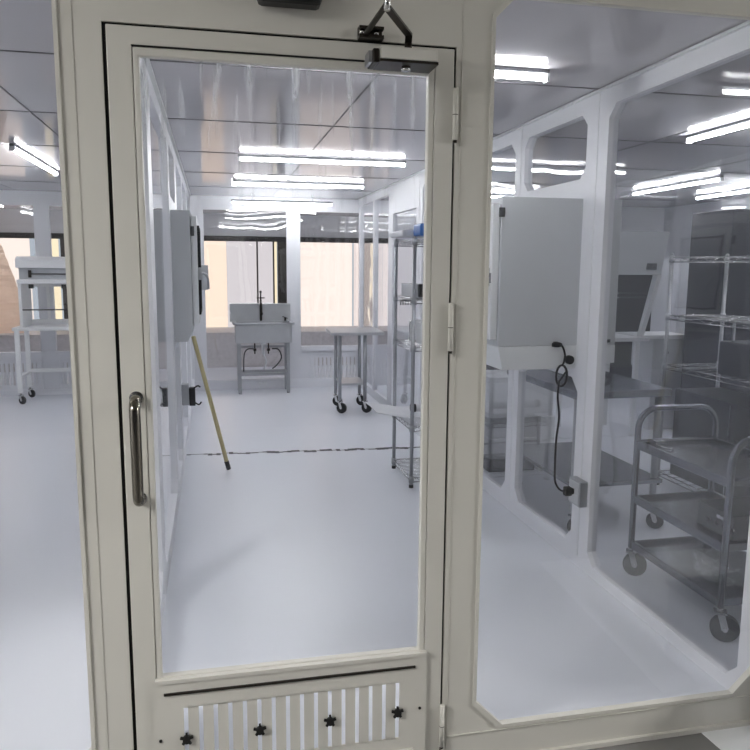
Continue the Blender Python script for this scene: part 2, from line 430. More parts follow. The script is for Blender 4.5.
struct('window_3', MB().box(-2.33,-2.15,W0-.05,W0-.0,.541,1.97), M['dark'])
struct('window_4', MB().box(1.06,1.41,W0-.05,W0-.0,.541,1.97).box(1.06,1.41,W0-.055,W0-.05,1.5,1.515), M['dark'])
for x, l in ((.722,'left dark thin pole hanging in front of the curtains behind the sink'),(.99,'right dark thin pole hanging in front of the curtains behind the sink')):
    p0 = tag(obj('curtain_pole', MB().cyl((x,W0-.10,.54),(x,W0-.10,1.97),.014,10), M['dark']), l, 'pole')

# crumpled brown plastic at far left
cm = bpy.data.materials.new('crumpled_brown_film'); cm.use_nodes = True
nt = cm.node_tree; N = nt.nodes; L = nt.links
p = N['Principled BSDF']; p.inputs['Base Color'].default_value = srgb(250,226,208); p.inputs['Roughness'].default_value = .25
tcn = N.new('ShaderNodeTexCoord'); mp = N.new('ShaderNodeMapping'); mp.inputs['Scale'].default_value = (3,3,16)
nz = N.new('ShaderNodeTexNoise'); nz.inputs['Scale'].default_value = 2.2; nz.inputs['Detail'].default_value = 5
L.new(tcn.outputs['Object'], mp.inputs[0]); L.new(mp.outputs[0], nz.inputs['Vector'])
bp = N.new('ShaderNodeBump'); bp.inputs['Strength'].default_value = .9; bp.inputs['Distance'].default_value = .05
L.new(nz.outputs['Fac'], bp.inputs['Height']); L.new(bp.outputs['Normal'], p.inputs['Normal'])
t_ = N.new('ShaderNodeBsdfTranslucent'); t_.inputs[0].default_value = srgb(255,232,214)
mxs = N.new('ShaderNodeMixShader'); mxs.inputs[0].default_value = .5
L.new(p.outputs[0], mxs.inputs[1]); L.new(t_.outputs[0], mxs.inputs[2]); L.new(mxs.outputs[0], N['Material Output'].inputs[0])
b = MB(); nx, nz_ = 26, 40; g = []
for j in range(nz_+1):
    z = .543 + 1.80*j/nz_; tz = (z-.45)/1.8
    xr = -2.74 - .46*max(0, (tz-.15)/.85)**1.6
    row = []
    for i in range(nx+1):
        x = -4.1 + (xr+4.1)*i/nx
        d = .05*noise.noise(V((x*2.2, z*9, 1)))+.03*noise.noise(V((x*7, z*18, 3)))
        row.append((x + .02*noise.noise(V((z*7, x, 5))), 9.75+d, z))
    g.append(row)
F_ = [[b.bm.verts.new(q) for q in row] for row in g]
for j in range(nz_):
    for i in range(nx):
        b.bm.faces.new((F_[j][i],F_[j][i+1],F_[j+1][i+1],F_[j+1][i]))
tag(obj('plastic_sheet', b, cm), 'crumpled brown plastic sheet standing on the ledge at the far end of the left bay', 'plastic sheet')

# ------------------------------------------------------------------ ceiling lights
def light(cx, cyy, L_, along, label, z=CE, m=None, group='tube lights on the ceiling'):
    t = thing('ceiling_light', label, 'light', (cx, cyy, z), group)
    h = L_/2; e = MB(); q = MB()
    def bx(mb, u0,u1,v0,v1,z0,z1):
        if along == 'x': mb.box(cx+u0,cx+u1,cyy+v0,cyy+v1,z0,z1)
        else: mb.box(cx+v0,cx+v1,cyy+u0,cyy+u1,z0,z1)
    bx(e,-h,h,-.015,.015,z-.018,z)
    obj('batten', e, M['batten'], t)
    a, b2 = ((cx-h+.01,cyy,z-.036),(cx+h-.01,cyy,z-.036)) if along == 'x' else ((cx,cyy-h+.01,z-.036),(cx,cyy+h-.01,z-.036))
    q.cyl(a, b2, .0105, 12)
    obj('led_tube', q, m or M['tube'], t)
    for u in (-h, h-.012):
        en = MB(); bx(en,u,u+.012,-.02,.02,z-.052,z-.0185); obj('end_cap', en, M['white'], t)
    if z < CE-.01:
        for u in (-h*.6, h*.6):
            rd = MB(); rd.cyl((cx+u,cyy,z),(cx+u,cyy,CE),.004,8); obj('hanger_rod', rd, M['steel2'], t)
    return t
light(.775, 1.10, 1.33, 'x', 'ceiling tube light nearest the front, just inside the glass door')
light(.875, 3.90, 1.33, 'x', 'long ceiling tube light second from the front, crossing above the middle aisle')
light(.885, 5.63, 1.33, 'x', 'ceiling tube light third from the front, above the middle aisle')
light(.83, 6.95, 1.2, 'x', 'ceiling tube light hanging just before the far wall, above the sink', z=2.325)
light(-1.37, 4.55, 1.5, 'y', 'ceiling tube light running lengthwise over the left bay')
light(-1.37, 1.75, 1.5, 'y', 'added unseen tube light over the front of the left bay, left of the photo edge')  # put in beyond the view so the left bay floor brightens
light(-2.9, 3.6, 1.5, 'y', 'added unseen tube light at the outer left wall of the left bay')  # added off frame to brighten the bench hood
light(-2.9, 6.0, 1.5, 'y', 'added unseen tube light over the clean bench end of the left bay')  # extra lamp out of view, lifts the grey clean bench
light(3.0, 1.65, 1.36, 'y', 'ceiling tube light nearest in the right bay, above the steel trolley')
light(5.5, 5.0, 1.4, 'y', 'ceiling tube light in the far outer corner of the right bay')
light(5.5, 2.6, 1.36, 'y', 'added unseen tube light along the outer wall of the right bay')  # added outside the view to lighten the upper right bay
light(3.9, 1.05, 1.3, 'x', 'crosswise ceiling tube light at the right edge of the photo')
light(4.55, 4.75, 1.45, 'y', 'ceiling tube light farther back in the right bay')
light(3.1, 6.2, 1.33, 'x', 'crosswise ceiling tube light at the far end of the right bay')
for x in (-2.9, .5, 3.2):
    light(x, 9.0, 1.3, 'x', ['ceiling tube light behind the left bay far wall','ceiling tube light behind the middle far wall','ceiling tube light behind the right bay far wall'][(-2.9,.5,3.2).index(x)], m=M['tube_dim'])
# unseen outer-room panels added beside the viewpoint to light the front frame
for x in (-3.0, 5.1):
    t = thing('added_panel_light', 'added unseen square panel light in the outer room, '+('left' if x < 0 else 'right')+' one', 'light', (x,-1.9,2.85))
    obj('diffuser', MB().box(x-.6,x+.6,-2.5,-1.3,2.832,2.838), M['panel_fill'], t)
    obj('light_frame', MB().plate(rect(x-.65,x+.65,-2.55,-1.25), [rect(x-.6,x+.6,-2.5,-1.3)], 'z', 2.825, 2.85), M['white'], t)

# ------------------------------------------------------------------ pass boxes
def caster(root, x, y, r=.05, z0=0, wheel='rubber', ang=1.0, w=.026):
    Mx = Matrix.Translation((x, y, 0)) @ Matrix.Rotation(ang, 4, 'Z') @ Matrix.Translation((0, -.022, 0))
    k_ = MB().cyl((-w/2,0,z0+r),(w/2,0,z0+r), r, 24); k_.bm.transform(Mx)
    k = obj('caster', k_, M[wheel], root, .004)
    f = MB(); t = w/2+.003
    for sx in (-1, 1):
        f.sqbar((sx*(t+.002),.0,z0+r),(sx*(t+.002),.020,z0+2*r+.012),.004,.028)
    f.box(-t-.004,t+.004,-.004,.046,z0+2*r+.006,z0+2*r+.014); f.cyl((0,.022,z0+2*r+.014),(0,.022,z0+2*r+.03),.012,10)
    f.cyl((-t-.007,0,z0+r),(t+.007,0,z0+r),.010,10)
    f.bm.transform(Mx)
    obj('caster_fork', f, M['chrome'], k)
    return k

pb = thing('pass_box', 'large pale grey pass box through the right glass partition, dark door window and black cord', 'pass box', (1.72,1.8,1.03))
pm = MB(); pm.box(1.40,2.055,1.478,2.185,1.155,1.90); 
obj('cabinet_body', pm, M['grey'], pb, .004)
pm = MB(); pm.plate([(1.40,1.155),(1.425,1.035),(1.83,1.035),(1.835,1.06),(2.055,1.06),(2.055,1.155)], [], 'y', 1.474, 2.18)
obj('base_tray', pm, M['white'], pb, .003)
dm = MB(); dm.plate(rect(1.495,2.16,1.19,1.865), [rect(1.575,2.08,1.26,1.80)], 'x', 1.362, 1.398)
dr = obj('box_door', dm, M['white'], pb, .003)
obj('window_pane', MB().box(1.374,1.380,1.567,2.088,1.252,1.808), M['glass'], dr)
obj('window_gasket', MB().plate(rect(1.566,2.09,1.25,1.81), [rect(1.578,2.077,1.263,1.797)], 'x', 1.356, 1.3618), M['gasket'], dr)
obj('inner_back', MB().box(1.385,1.397,1.567,2.088,1.252,1.808), M['rubber'], dr)
lm = MB(); lm.box(1.338,1.3615,1.500,1.545,1.475,1.525); lm.tube(spline([(1.345,1.52,1.50),(1.31,1.53,1.49),(1.27,1.56,1.46),(1.24,1.58,1.44)],4), .007, 8); lm.cyl((1.35,1.51,1.46),(1.35,1.51,1.55),.008,8)
obj('latch', lm, M['chrome'], dr)
obj('hinge', MB().box(1.385,1.412,1.466,1.477,1.80,1.845), M['rubber'], pb)
obj('cord_inlet', MB().box(1.695,1.745,1.466,1.4775,1.150,1.172).box(1.70,1.725,1.4645,1.477,1.172,1.178), M['black'], pb, .003)
obj('round_port', MB().cyl((1.79,1.474,1.083),(1.79,1.452,1.083),.023,20), M['black'], pb)
obj('screw_plate', MB().box(1.832,1.857,1.462,1.474,1.05,1.165).cyl((1.845,1.462,1.135),(1.845,1.456,1.135),.006,8).cyl((1.845,1.462,1.085),(1.845,1.456,1.085),.006,8), M['white'], pb)
obj('rating_plate', MB().box(1.985,2.025,1.474,1.4775,1.168,1.185), M['rubber'], pb)
cd = thing('power_cord', 'black power cord with a coiled loop hanging below the pale grey pass box', 'cord', (1.72,1.42,.42))
loop = [(1.735+.030*math.cos(t), 1.43-.003*t/6, 1.005+.055*math.sin(t)) for t in [PI/2-2*PI*k/16 for k in range(36)]]
path = spline([(1.725,1.46,1.160),(1.735,1.435,1.155),(1.748,1.43,1.11),(1.742,1.43,1.07)],6) + loop + spline([(1.712,1.41,.98),(1.708,1.41,.90),(1.715,1.40,.80),(1.700,1.39,.68),(1.690,1.37,.52),(1.692,1.36,.46),(1.715,1.35,.425),(1.742,1.345,.418)],8)
obj('cable', MB().tube(path, .0055, 8), M['black'], cd)
obj('plug', MB().box(1.735,1.772,1.33,1.362,.395,.440).box(1.772,1.7865,1.335,1.355,.402,.432), M['gasket'], cd, .004)
obj('cord_socket', MB().sphere((1.715,1.455,1.163), .02, 12, (1.5,.55,.7)), M['gasket'], cd)
ob = thing('outlet_box', 'grey metal outlet box on the white post of the right partition, black plug in it', 'outlet', (1.81,1.345,.345))
obj('box_housing', MB().box(1.79,1.834,1.285,1.405,.345,.478), M['steel2'], ob, .004)
obj('outlet_face', MB().box(1.7865,1.79,1.295,1.395,.355,.468), M['grey'], ob)

pl = thing('pass_box', 'grey pass box through the left glass partition with its door ajar', 'pass box', (-.35,3.2,1.06))
obj('cabinet_body', MB().box(-.72,-.135,2.905,3.60,1.13,1.90), M['grey'], pl, .004)
obj('base_tray', MB().plate([(-.72,1.06),(-.17,1.06),(-.135,1.13),(-.72,1.13)], [], 'y', 2.91, 3.595), M['grey'], pl, .003)
d2 = obj('box_door', MB().plate(rect(2.93,3.58,1.17,1.87), [rect(3.01,3.50,1.24,1.80)], 'x', -.132, -.095), M['white'], pl, .003)
obj('window_gasket', MB().plate(rect(3.0,3.51,1.23,1.81), [rect(3.015,3.495,1.245,1.795)], 'x', -.0948, -.082), M['gasket'], d2)
obj('window_pane', MB().box(-.118,-.112,3.005,3.505,1.235,1.805), M['glass'], d2)
obj('latch', MB().box(-.0948,-.07,2.945,2.985,1.46,1.54).tube(spline([(-.08,2.96,1.50),(-.055,2.99,1.50),(-.035,3.05,1.47),(-.03,3.08,1.40)],5), .008, 8), M['steel2'], d2)
obj('hinge', MB().box(-.132,-.112,2.895,2.93,1.74,1.80), M['rubber'], pl)
o2 = thing('outlet_box', 'black socket block on the left partition below the grey pass box', 'outlet', (-.2,3.72,.5))
obj('box_housing', MB().box(-.254,-.20,3.66,3.76,.50,.66), M['steel2'], o2, .004)
obj('plug', MB().box(-.20,-.155,3.68,3.74,.49,.63), M['black'], o2, .004)
for pts in ([(-.165,3.69,.625),(-.135,3.68,.645),(-.115,3.68,.635)],[(-.165,3.69,.52),(-.13,3.68,.50),(-.11,3.68,.52)]):
    obj('cord_clip', MB().tube(spline(pts,4),.006,8), M['black'], o2)

mh = thing('mop_pole', 'pale yellow wooden pole leaning on the left pass box, black tip on floor', 'pole', (.085,3.56,0))
a = V((.082,3.56,.006)); b_ = V((-.112,3.30,1.13)); 
b_ = V((-.150,3.45,1.045))
dirn = (b_-a)
obj('shaft', MB().cyl(a+dirn*.05, b_, .0155, 12), M['wood'], mh)
obj('rubber_tip', MB().cyl(a+V((0,0,.006)), a+dirn*.07, .0175, 12), M['black'], mh)

eb = thing('control_box', 'small grey box fixed on the far left post near the peach blind', 'box', (-.13,7.33,1.28))
obj('box_housing', MB().box(-.17,-.055,7.27,7.3685,1.26,1.56), M['steel2'], eb, .004)
obj('conduit', MB().tube(spline([(-.17,7.30,1.45),(-.2,7.28,1.44),(-.215,7.27,1.35),(-.215,7.3,1.0)],6), .012, 8), M['grey'], eb)

# floor joint tape
tp = MB(); n = 60
L0 = [V((-.25,4.105,.001)), V((1.82,3.985,.001))]
for i in range(n):
    a = L0[0].lerp(L0[1], i/n); b2 = L0[0].lerp(L0[1], (i+1.0)/n); dy = .012*math.sin(i*.8)+.006*random.uniform(-1,1)
    hgt = random.choice((.004,.012,.024,.03))
    q = [tp.bm.verts.new((u.x, u.y+dy+s*hgt, z)) for z in (.0005,.002) for u, s in ((a,-1),(b2,-1),(b2,1),(a,1))]
    for f in ((0,1,2,3),(4,5,6,7),(0,1,5,4),(1,2,6,5),(2,3,7,6),(3,0,4,7)): tp.bm.faces.new([q[k] for k in f])
tag(obj('floor_tape', tp, M['rubber']), 'worn dark tape strip across the white floor of the middle aisle', 'tape')

# ------------------------------------------------------------------ sink at the far wall
sk = thing('utility_sink', 'freestanding stainless utility sink with tall splashback by the far wall', 'sink', (.58,7.1,0))
bm_ = MB()
x0,x1,y0,y1 = .245,.925,6.93,7.31
bm_.plate(rect(x0,x1,.635,.86), [], 'y', y0, y0+.012)
bm_.box(x0,x1,y1-.012,y1,.635,.86); bm_.box(x0,x0+.012,y0,y1,.635,.86); bm_.box(x1-.012,x1,y0,y1,.635,.86); bm_.box(x0,x1,y0,y1,.63,.642)
obj('basin', bm_, M['steel'], sk, .004)
obj('rim', MB().plate(rect(x0-.03,x1+.03,y0-.03,y1), [rect(x0+.012,x1-.012,y0+.012,y1-.03)], 'z', .856, .876).tube([(x0-.03,y0-.028,.866),(x1+.03,y0-.028,.866)],.013,10), M['steel'], sk)
obj('splashback', MB().box(.19,.945,7.30,7.325,.87,1.08).box(.19,.945,7.27,7.33,1.065,1.09).box(.19,.202,7.12,7.325,.87,.98), M['steel'], sk, .003)
for x in (.29,.88):
    for y in (6.99,7.27):
        l = obj('leg', MB().sqbar((x,y,.03),(x,y,.633),.04,.04), M['steel2'], sk)
        obj('foot', MB().cyl((x,y,0),(x,y,.032),.02,12), M['steel2'], l)
obj('stretcher', MB().sqbar((.29,6.99,.24),(.88,6.99,.24),.03,.035).sqbar((.29,7.27,.24),(.88,7.27,.24),.03,.035).sqbar((.29,6.99,.24),(.29,7.27,.24),.03,.03).sqbar((.88,6.99,.24),(.88,7.27,.24),.03,.03), M['steel2'], sk)
obj('cross_rail', MB().sqbar((.29,7.27,.555),(.88,7.27,.555),.02,.03), M['steel2'], sk)
fc = MB(); fx = .575
fc.cyl((fx,7.285,.876),(fx,7.285,1.14),.014,12); fc.cyl((fx,7.285,1.14),(fx,7.285,1.225),.009,10); fc.sphere((fx,7.285,1.235),.016,10)
fc.tube([(fx,7.28,1.05)]+arc((fx,7.21,1.05),.06,0,180,10,'yz')[::1]+[(fx,7.15,1.0),(fx,7.15,.975)], .011, 10)
f_ = obj('faucet', fc, M['dark'], sk)
obj('faucet_handle', MB().cyl((fx-.05,7.285,1.16),(fx+.05,7.285,1.16),.007,8), M['dark'], f_)
obj('spray_head', MB().sphere((fx,7.15,.972),.02,10), M['dark'], f_)
obj('side_tap', MB().cyl((.875,7.25,.876),(.875,7.25,.92),.012,10).sqbar((.84,7.24,.93),(.905,7.24,.905),.016,.01), M['dark'], sk)
obj('drain_pipe', MB().cyl((.585,7.1,.63),(.585,7.1,.60),.035,14).cyl((.585,7.1,.60),(.585,7.1,.47),.022,12).tube(spline([(.59,7.1,.47),(.62,7.12,.38),(.59,7.12,.28)],5),.010,8), M['white'], sk)
for pts in ([(.48,7.2,.53),(.40,7.19,.53),(.355,7.18,.46),(.345,7.18,.25)],[(.70,7.2,.53),(.78,7.19,.52),(.815,7.18,.42),(.76,7.18,.33),(.70,7.18,.28)]):
    obj('water_hose', MB().tube(spline(pts,6),.008,8), M['rubber'], sk)
for x in (.49,.66):
    obj('valve', MB().cyl((x,7.25,.635),(x,7.25,.46),.009,8).box(x-.018,x+.018,7.23,7.255,.50,.53), M['dark'], sk)
for x in (.545,.605):
    obj('pipe_stub', MB().cyl((x,7.08,.10),(x,7.13,.10),.018,12), M['white'], sk)

# ------------------------------------------------------------------ rolling steel table in the aisle
tb = thing('rolling_table', 'small stainless rolling table on black casters in the middle aisle', 'table', (1.44,5.82,0), rot=-.06, local=True)
lx, ly = .135,.215
obj('tabletop', MB().box(-.235,.33,-.31,.36,.842,.872), M['steel'], tb, .004)
obj('undershelf', MB().box(-.135,.135,-.215,.215,.30,.322), M['steel'], tb, .003)
for i in (-1,1):
    for j in (-1,1):
        obj('leg', MB().cyl((i*lx,j*ly,.138),(i*lx,j*ly,.842),.019,12), M['steel2'], tb)
        caster(tb, i*lx, j*ly, .056, wheel='black', w=.032)

# ------------------------------------------------------------------ wire racks
def wire_shelf(mb, x0,x1,y0,y1,z,n=14,along='x'):
    r = .004
    for zz in (z, z-.03):
        mb.tube([(x0,y0,zz),(x1,y0,zz),(x1,y1,zz),(x0,y1,zz)], r, 6, closed=True)
    if along == 'x':
        for i in range(n+1):
            y = y0+(y1-y0)*i/n; mb.cyl((x0,y,z+.002),(x1,y,z+.002),.0025,5)
    else:
        for i in range(n+1):
            x = x0+(x1-x0)*i/n; mb.cyl((x,y0,z+.002),(x,y1,z+.002),.0025,5)
    m = 12   # zig-zag edge truss
    for k in range(m):
        for (a, b) in (((x0,y0),(x0,y1)),((x1,y0),(x1,y1)),((x0,y0),(x1,y0)),((x0,y1),(x1,y1))):
            p0 = V((*a,0)).lerp(V((*b,0)), k/m); p1 = V((*a,0)).lerp(V((*b,0)), (k+1)/m)
            mb.cyl((p0.x,p0.y,z if k%2 else z-.03),(p1.x,p1.y,z-.03 if k%2 else z),.002,4)
def rack(label, x0,x1,y0,y1, zs, top, name='wire_rack', cat='rack'):
    t = thing(name, label, cat, ((x0+x1)/2,(y0+y1)/2,0))
    for x in (x0,x1):
        for y in (y0,y1):
            po = MB(); po.cyl((x,y,.02),(x,y,top),.0135,12); po.sphere((x,y,top),.0135,8)
            for k in range(int(top/.1)): po.cyl((x,y,.08+k*.1),(x,y,.084+k*.1),.0145,10)
            for z in zs: po.cyl((x,y,z-.035),(x,y,z+.012),.019,12)
            pp = obj('post', po, M['steel2'], t)
            obj('foot', MB().cyl((x,y,0),(x,y,.022),.017,10), M['black'], pp)
    for z in zs:
        w = MB(); wire_shelf(w, x0,x1,y0,y1,z)
        obj('shelf', w, M['chrome'], t)
    return t
rack('chrome wire rack standing in the middle aisle just inside right of the door glass', 1.34,1.79,2.87,3.385, (.07,.44,1.005,1.335,1.735), 1.748)
# things on that rack
wr = thing('wrapped_pack', 'blue and white plastic wrapped pack on top of the wire rack', 'pack', (1.58,3.05,1.75))
w = MB(); w.box(1.29,1.76,3.03,3.42,1.764,1.81)
obj('white_wrap', w, M['fabric'], wr, .02, 3)
w = MB(); w.box(1.37,1.77,2.84,3.025,1.764,1.845)
obj('blue_wrap', w, M['blue'], wr, .012, 3)
cb = thing('meter_box', 'dark fronted instrument on the second shelf of the wire rack', 'instrument', (1.55,3.0,1.34))
obj('case', MB().box(1.362,1.74,2.985,3.30,1.341,1.435), M['grey'], cb, .004)
ff = obj('front_panel', MB().box(1.40,1.735,2.955,2.9795,1.345,1.435), M['black'], cb, .003)
obj('display', MB().box(1.43,1.53,2.952,2.9549,1.37,1.41), M['grey'], ff)
obj('button', MB().box(1.56,1.60,2.952,2.9549,1.37,1.39), M['grey'], ff)
cbm = thing('wire_comb', 'row of small grey clips under the dark instrument on the wire rack', 'clips', (1.5,3.3,1.30))
w = MB()
for k in range(7): w.cyl((1.375+k*.02,3.37,1.30),(1.375+k*.02,3.37,1.268),.005,6)
w.box(1.37,1.50,3.365,3.375,1.297,1.305)
obj('clip_row', w, M['rubber'], cbm)
wm = thing('white_machine', 'white boxed machine with grey loop handle on the middle shelf of the wire rack', 'machine', (1.58,3.1,1.01))
obj('case', MB().box(1.42,1.74,2.93,3.30,1.0105,1.165), M['white'], wm, .006)
obj('loop_handle', MB().tube([(1.400,3.02,1.03),(1.372,3.02,1.03),(1.372,3.02,1.14)]+arc((1.372,3.05,1.14),.03,180,0,6,'yz')+[(1.372,3.08,1.03),(1.415,3.08,1.03)],.007,8), M['chrome'], wm)
obj('knob', MB().cyl((1.47,2.93,1.13),(1.47,2.915,1.13),.012,12), M['black'], wm)
tr_ = thing('white_tray', 'white sheet hanging over the left edge of the lower wire rack shelf', 'tray', (1.3,3.1,.46))
w = MB(); gx = 14; gy = 10; G = []
for i in range(gx+1):
    row = []
    for j in range(gy+1):
        t = i/gx; x = 1.10+.66*t; y = 2.92+.42*j/gy
        z = .500+.012*noise.noise(V((x*6,y*6,2))) + (.045*(1-t/.35) if t < .35 else 0)
        row.append(V((x,y,z)))
    G.append(row)
A = [[w.bm.verts.new(q) for q in r_] for r_ in G]; Bq = [[w.bm.verts.new(q-V((0,0,.006))) for q in r_] for r_ in G]
for i in range(gx):
    for j in range(gy):
        w.bm.faces.new((A[i][j],A[i+1][j],A[i+1][j+1],A[i][j+1])); w.bm.faces.new((Bq[i][j],Bq[i][j+1],Bq[i+1][j+1],Bq[i+1][j]))
for i in range(gx):
    w.bm.faces.new((A[i][0],Bq[i][0],Bq[i+1][0],A[i+1][0])); w.bm.faces.new((A[i][gy],A[i+1][gy],Bq[i+1][gy],Bq[i][gy]))
for j in range(gy):
    w.bm.faces.new((A[0][j],A[0][j+1],Bq[0][j+1],Bq[0][j])); w.bm.faces.new((A[gx][j],Bq[gx][j],Bq[gx][j+1],A[gx][j+1]))
obj('folded_sheet', w, M['fabric'], tr_)
rl = thing('roll', 'white roll with a grey end lying on the lower wire rack shelf', 'roll', (1.5,3.0,.45))
obj('roll_body', MB().cyl((1.40,3.0,.55),(1.74,3.0,.55),.028,18), M['fabric'], rl)
obj('roll_core', MB().cyl((1.365,3.0,.55),(1.3995,3.0,.55),.03,14), M['rubber'], rl)

# ------------------------------------------------------------------ service trolley in the right bay
ct = thing('service_trolley', 'three-tier stainless service trolley with curved end handles in the right bay', 'trolley', (2.28,.82,0))
X0,X1,Y0,Y1 = 2.05,2.49,.53,1.21
zsh = (.675,.395,.155)
for y, s in ((Y1,1),(Y0,-1)):
    zb = .13
    hp = [(X0,y,.146),(X0,y,.74)] + arc((X0+.10,y,.765),.10,180,90,8,'xz') + arc((X1-.10,y,.765),.10,90,0,8,'xz') + [(X1,y,.74),(X1,y,.146)]
    obj('end_frame', MB().tube(hp,.0155,12), M['steel3'], ct)
    obj('end_rail', MB().cyl((X0,y,.70),(X1,y,.70),.008,10), M['steel3'], ct)
for z in zsh:
    q = MB(); q.box(X0+.012,X1-.012,Y0+.012,Y1-.012,z,z+.006)
    q.box(X0-.008,X0+.012,Y0,Y1,z-.012,z+.028); q.box(X1-.012,X1+.008,Y0,Y1,z-.012,z+.028)
    q.box(X0,X1,Y0+.0,Y0+.012,z-.008,z+.026); q.box(X0,X1,Y1-.012,Y1,z-.008,z+.026)
    obj('shelf', q, M['steel3'], ct, .003)
for x in (X0,X1):
    for y in (Y0,Y1): caster(ct, x, y, .058, w=.034)
# corner gussets and low joints
bg = MB()
for k in range(3):
    bmesh.ops.create_icosphere(bg.bm, subdivisions=4, radius=.13, matrix=Matrix.Translation((2.20+.03*k,.74-.03*k,.235)) @ Matrix.Diagonal((.9,.9,.5,1)))
for v in bg.bm.verts: v.co += V((noise.noise(v.co*16), noise.noise(v.co*16+V((5,0,0))), noise.noise(v.co*18+V((0,9,0)))*.5))*.05; v.co.z = max(v.co.z,.168)
bagm = glass('crinkled_film', tint=(.93,.94,.95,1), haze=.3, hazecol=(.8,.82,.85,1), base=.15, wave=.8, wscale=30, rough=.1)
tag(obj('plastic_bag', bg, bagm), 'crinkled clear plastic bag on the lowest shelf of the steel trolley', 'bag')
mb_ = thing('equipment_box', 'dark grey equipment box on the middle shelf of the steel trolley', 'box', (2.3,.65,.39))
obj('case', MB().box(2.14,2.46,.60,.84,.402,.51), M['dwall'], mb_, .005)
for k in range(4): obj('knob', MB().cyl((2.1395,.60+.05*k,.45),(2.131,.60+.05*k,.45),.011,10), M['chrome'], mb_)
obj('name_strip', MB().box(2.132,2.1395,.62,.70,.475,.49), M['chrome'], mb_)
cl = thing('small_clamp', 'small silver clip on the near left end of the trolley top shelf', 'clip', (2.1,1.1,.67))
obj('clip_body', MB().box(2.10,2.155,1.13,1.17,.682,.715).tube(spline([(2.12,1.13,.69),(2.14,1.07,.69),(2.19,1.12,.69)],5),.005,6), M['chrome'], cl, .003)

# ------------------------------------------------------------------ steel worktable behind it
wt = thing('steel_worktable', 'long stainless worktable on casters along the right glass partition', 'table', (2.27,2.25,0))
obj('tabletop', MB().box(1.985,2.60,1.74,2.75,.815,.86), M['steel3'], wt, .006)
obj('undershelf', MB().box(2.0,2.585,1.76,2.73,.29,.315), M['steel3'], wt, .004)
for x in (2.03,2.55):
    for y in (1.80,2.69):
        obj('leg', MB().cyl((x,y,.13),(x,y,.815),.02,12), M['steel2'], wt)
        caster(wt, x, y, .05)
wc = thing('white_cabinet', 'white cabinet with grey lower drawers under the far end of the steel worktable', 'cabinet', (2.3,3.3,0))
obj('cabinet_body', MB().box(2.0,2.52,3.1,3.5,.43,.74), M['white'], wc, .004)
obj('grey_drawer', MB().box(2.02,2.40,3.10,3.48,.27,.4299), M['steel2'], wc, .004)
obj('grey_drawer', MB().box(2.02,2.40,3.10,3.48,.11,.2685), M['steel2'], wc, .004)
obj('side_panel', MB().box(2.42,2.54,3.09,3.5,0,.4299), M['white'], wc, .003)
obj('plinth', MB().box(2.03,2.40,3.13,3.46,0,.1095), M['dwall'], wc)

# tall wire shelving at right edge
rack('tall chrome wire shelving at the right edge, behind the steel trolley', 3.12,3.56,1.35,2.6, (.10,.88,1.23,1.63), 1.65, 'wire_shelving', 'shelving')
bx_ = thing('storage_bin', 'dark grey bin on the lower part of the tall wire shelving', 'bin', (3.34,1.9,.885))
obj('bin_body', MB().box(3.16,3.52,1.5,2.1,.886,1.10), M['dwall'], bx_, .01)
obj('bin_label', MB().box(3.152,3.1599,1.66,1.75,.97,1.01), M['grey'], bx_)
dk = thing('dark_cabinet', 'low dark grey cabinet at the bottom of the tall wire shelving', 'cabinet', (3.34,2,.12))
obj('cabinet_body', MB().box(3.16,3.52,1.42,2.52,.106,.72), M['dwall'], dk, .004)
obj('door_line', MB().box(3.155,3.1599,1.94,1.95,.12,.70).cyl((3.155,1.86,.5),(3.145,1.86,.5),.012,10), M['chrome'], dk)

# flow hood in the right bay
fh = thing('flow_hood', 'grey flow hood with slanted sides on a white bench in the right bay', 'flow hood', (3.75,4.2,0))
def slant(x0,x1): # slanted side frame, leaning outwards to the front at the top
    m_ = MB(); m_.plate([(4.06,.93),(4.10,.93),(3.90,1.50),(3.83,1.50)], [], 'x', x0, x1); return m_
obj('head', MB().plate([(3.83,1.50),(3.74,1.87),(4.6,1.87),(4.6,1.50)], [], 'x', 3.28, 3.86), M['grey'], fh, .004)
obj('control_pad', MB().box(3.70,3.79,3.795,3.815,1.545,1.60), M['dwall'], fh)
for xx in (3.28, 3.825): obj('side_frame', slant(xx, xx+.045), M['white'], fh)
obj('back_panel', MB().box(3.28,3.86,4.56,4.6,.93,1.4995), M['dwall'], fh)
obj('side_wall', MB().plate([(4.10,.93),(4.56,.93),(4.56,1.4995),(3.90,1.4995)], [], 'x', 3.835, 3.85), M['film'], fh)
obj('work_surface', MB().box(3.2,3.90,4.0,4.6,.895,.9295), M['white'], fh, .003)
obj('rear_bench', MB().box(3.9,4.45,4.2,4.6,.895,.93), M['white'], fh, .003)
obj('inner_shelf', MB().box(3.30,3.83,4.45,4.56,1.27,1.28).box(3.30,3.83,4.45,4.56,1.315,1.322), M['steel'], fh)
obj('spout', MB().tube(spline([(3.46,4.1,1.495),(3.53,4.1,1.46),(3.58,4.1,1.40),(3.58,4.1,1.36)],5),.014,8), M['white'], fh)
obj('antenna', MB().cyl((3.62,4.2,1.87),(3.62,4.2,1.95),.008,8), M['black'], fh)
for x in (3.30,3.80):
    for y in (4.05,4.55): obj('leg', MB().sqbar((x,y,0),(x,y,.895),.04,.04), M['white'], fh)
eq = thing('white_equipment_case', 'grey white case with dial and slots under the bench beside the flow hood', 'case', (4.3,4.4,.45))
obj('case', MB().box(4.08,4.58,4.22,4.58,.60,.892), M['grey'], eq, .004)
obj('stand', MB().box(4.10,4.52,4.25,4.56,0,.5995), M['wall'], eq, .003)
obj('dial', MB().torus((4.22,4.215,.76),.022,.006,'y',16,6), M['black'], eq)
for z in (.79,.73): obj('slot', MB().box(4.47,4.485,4.214,4.219,z,z+.025), M['black'], eq)
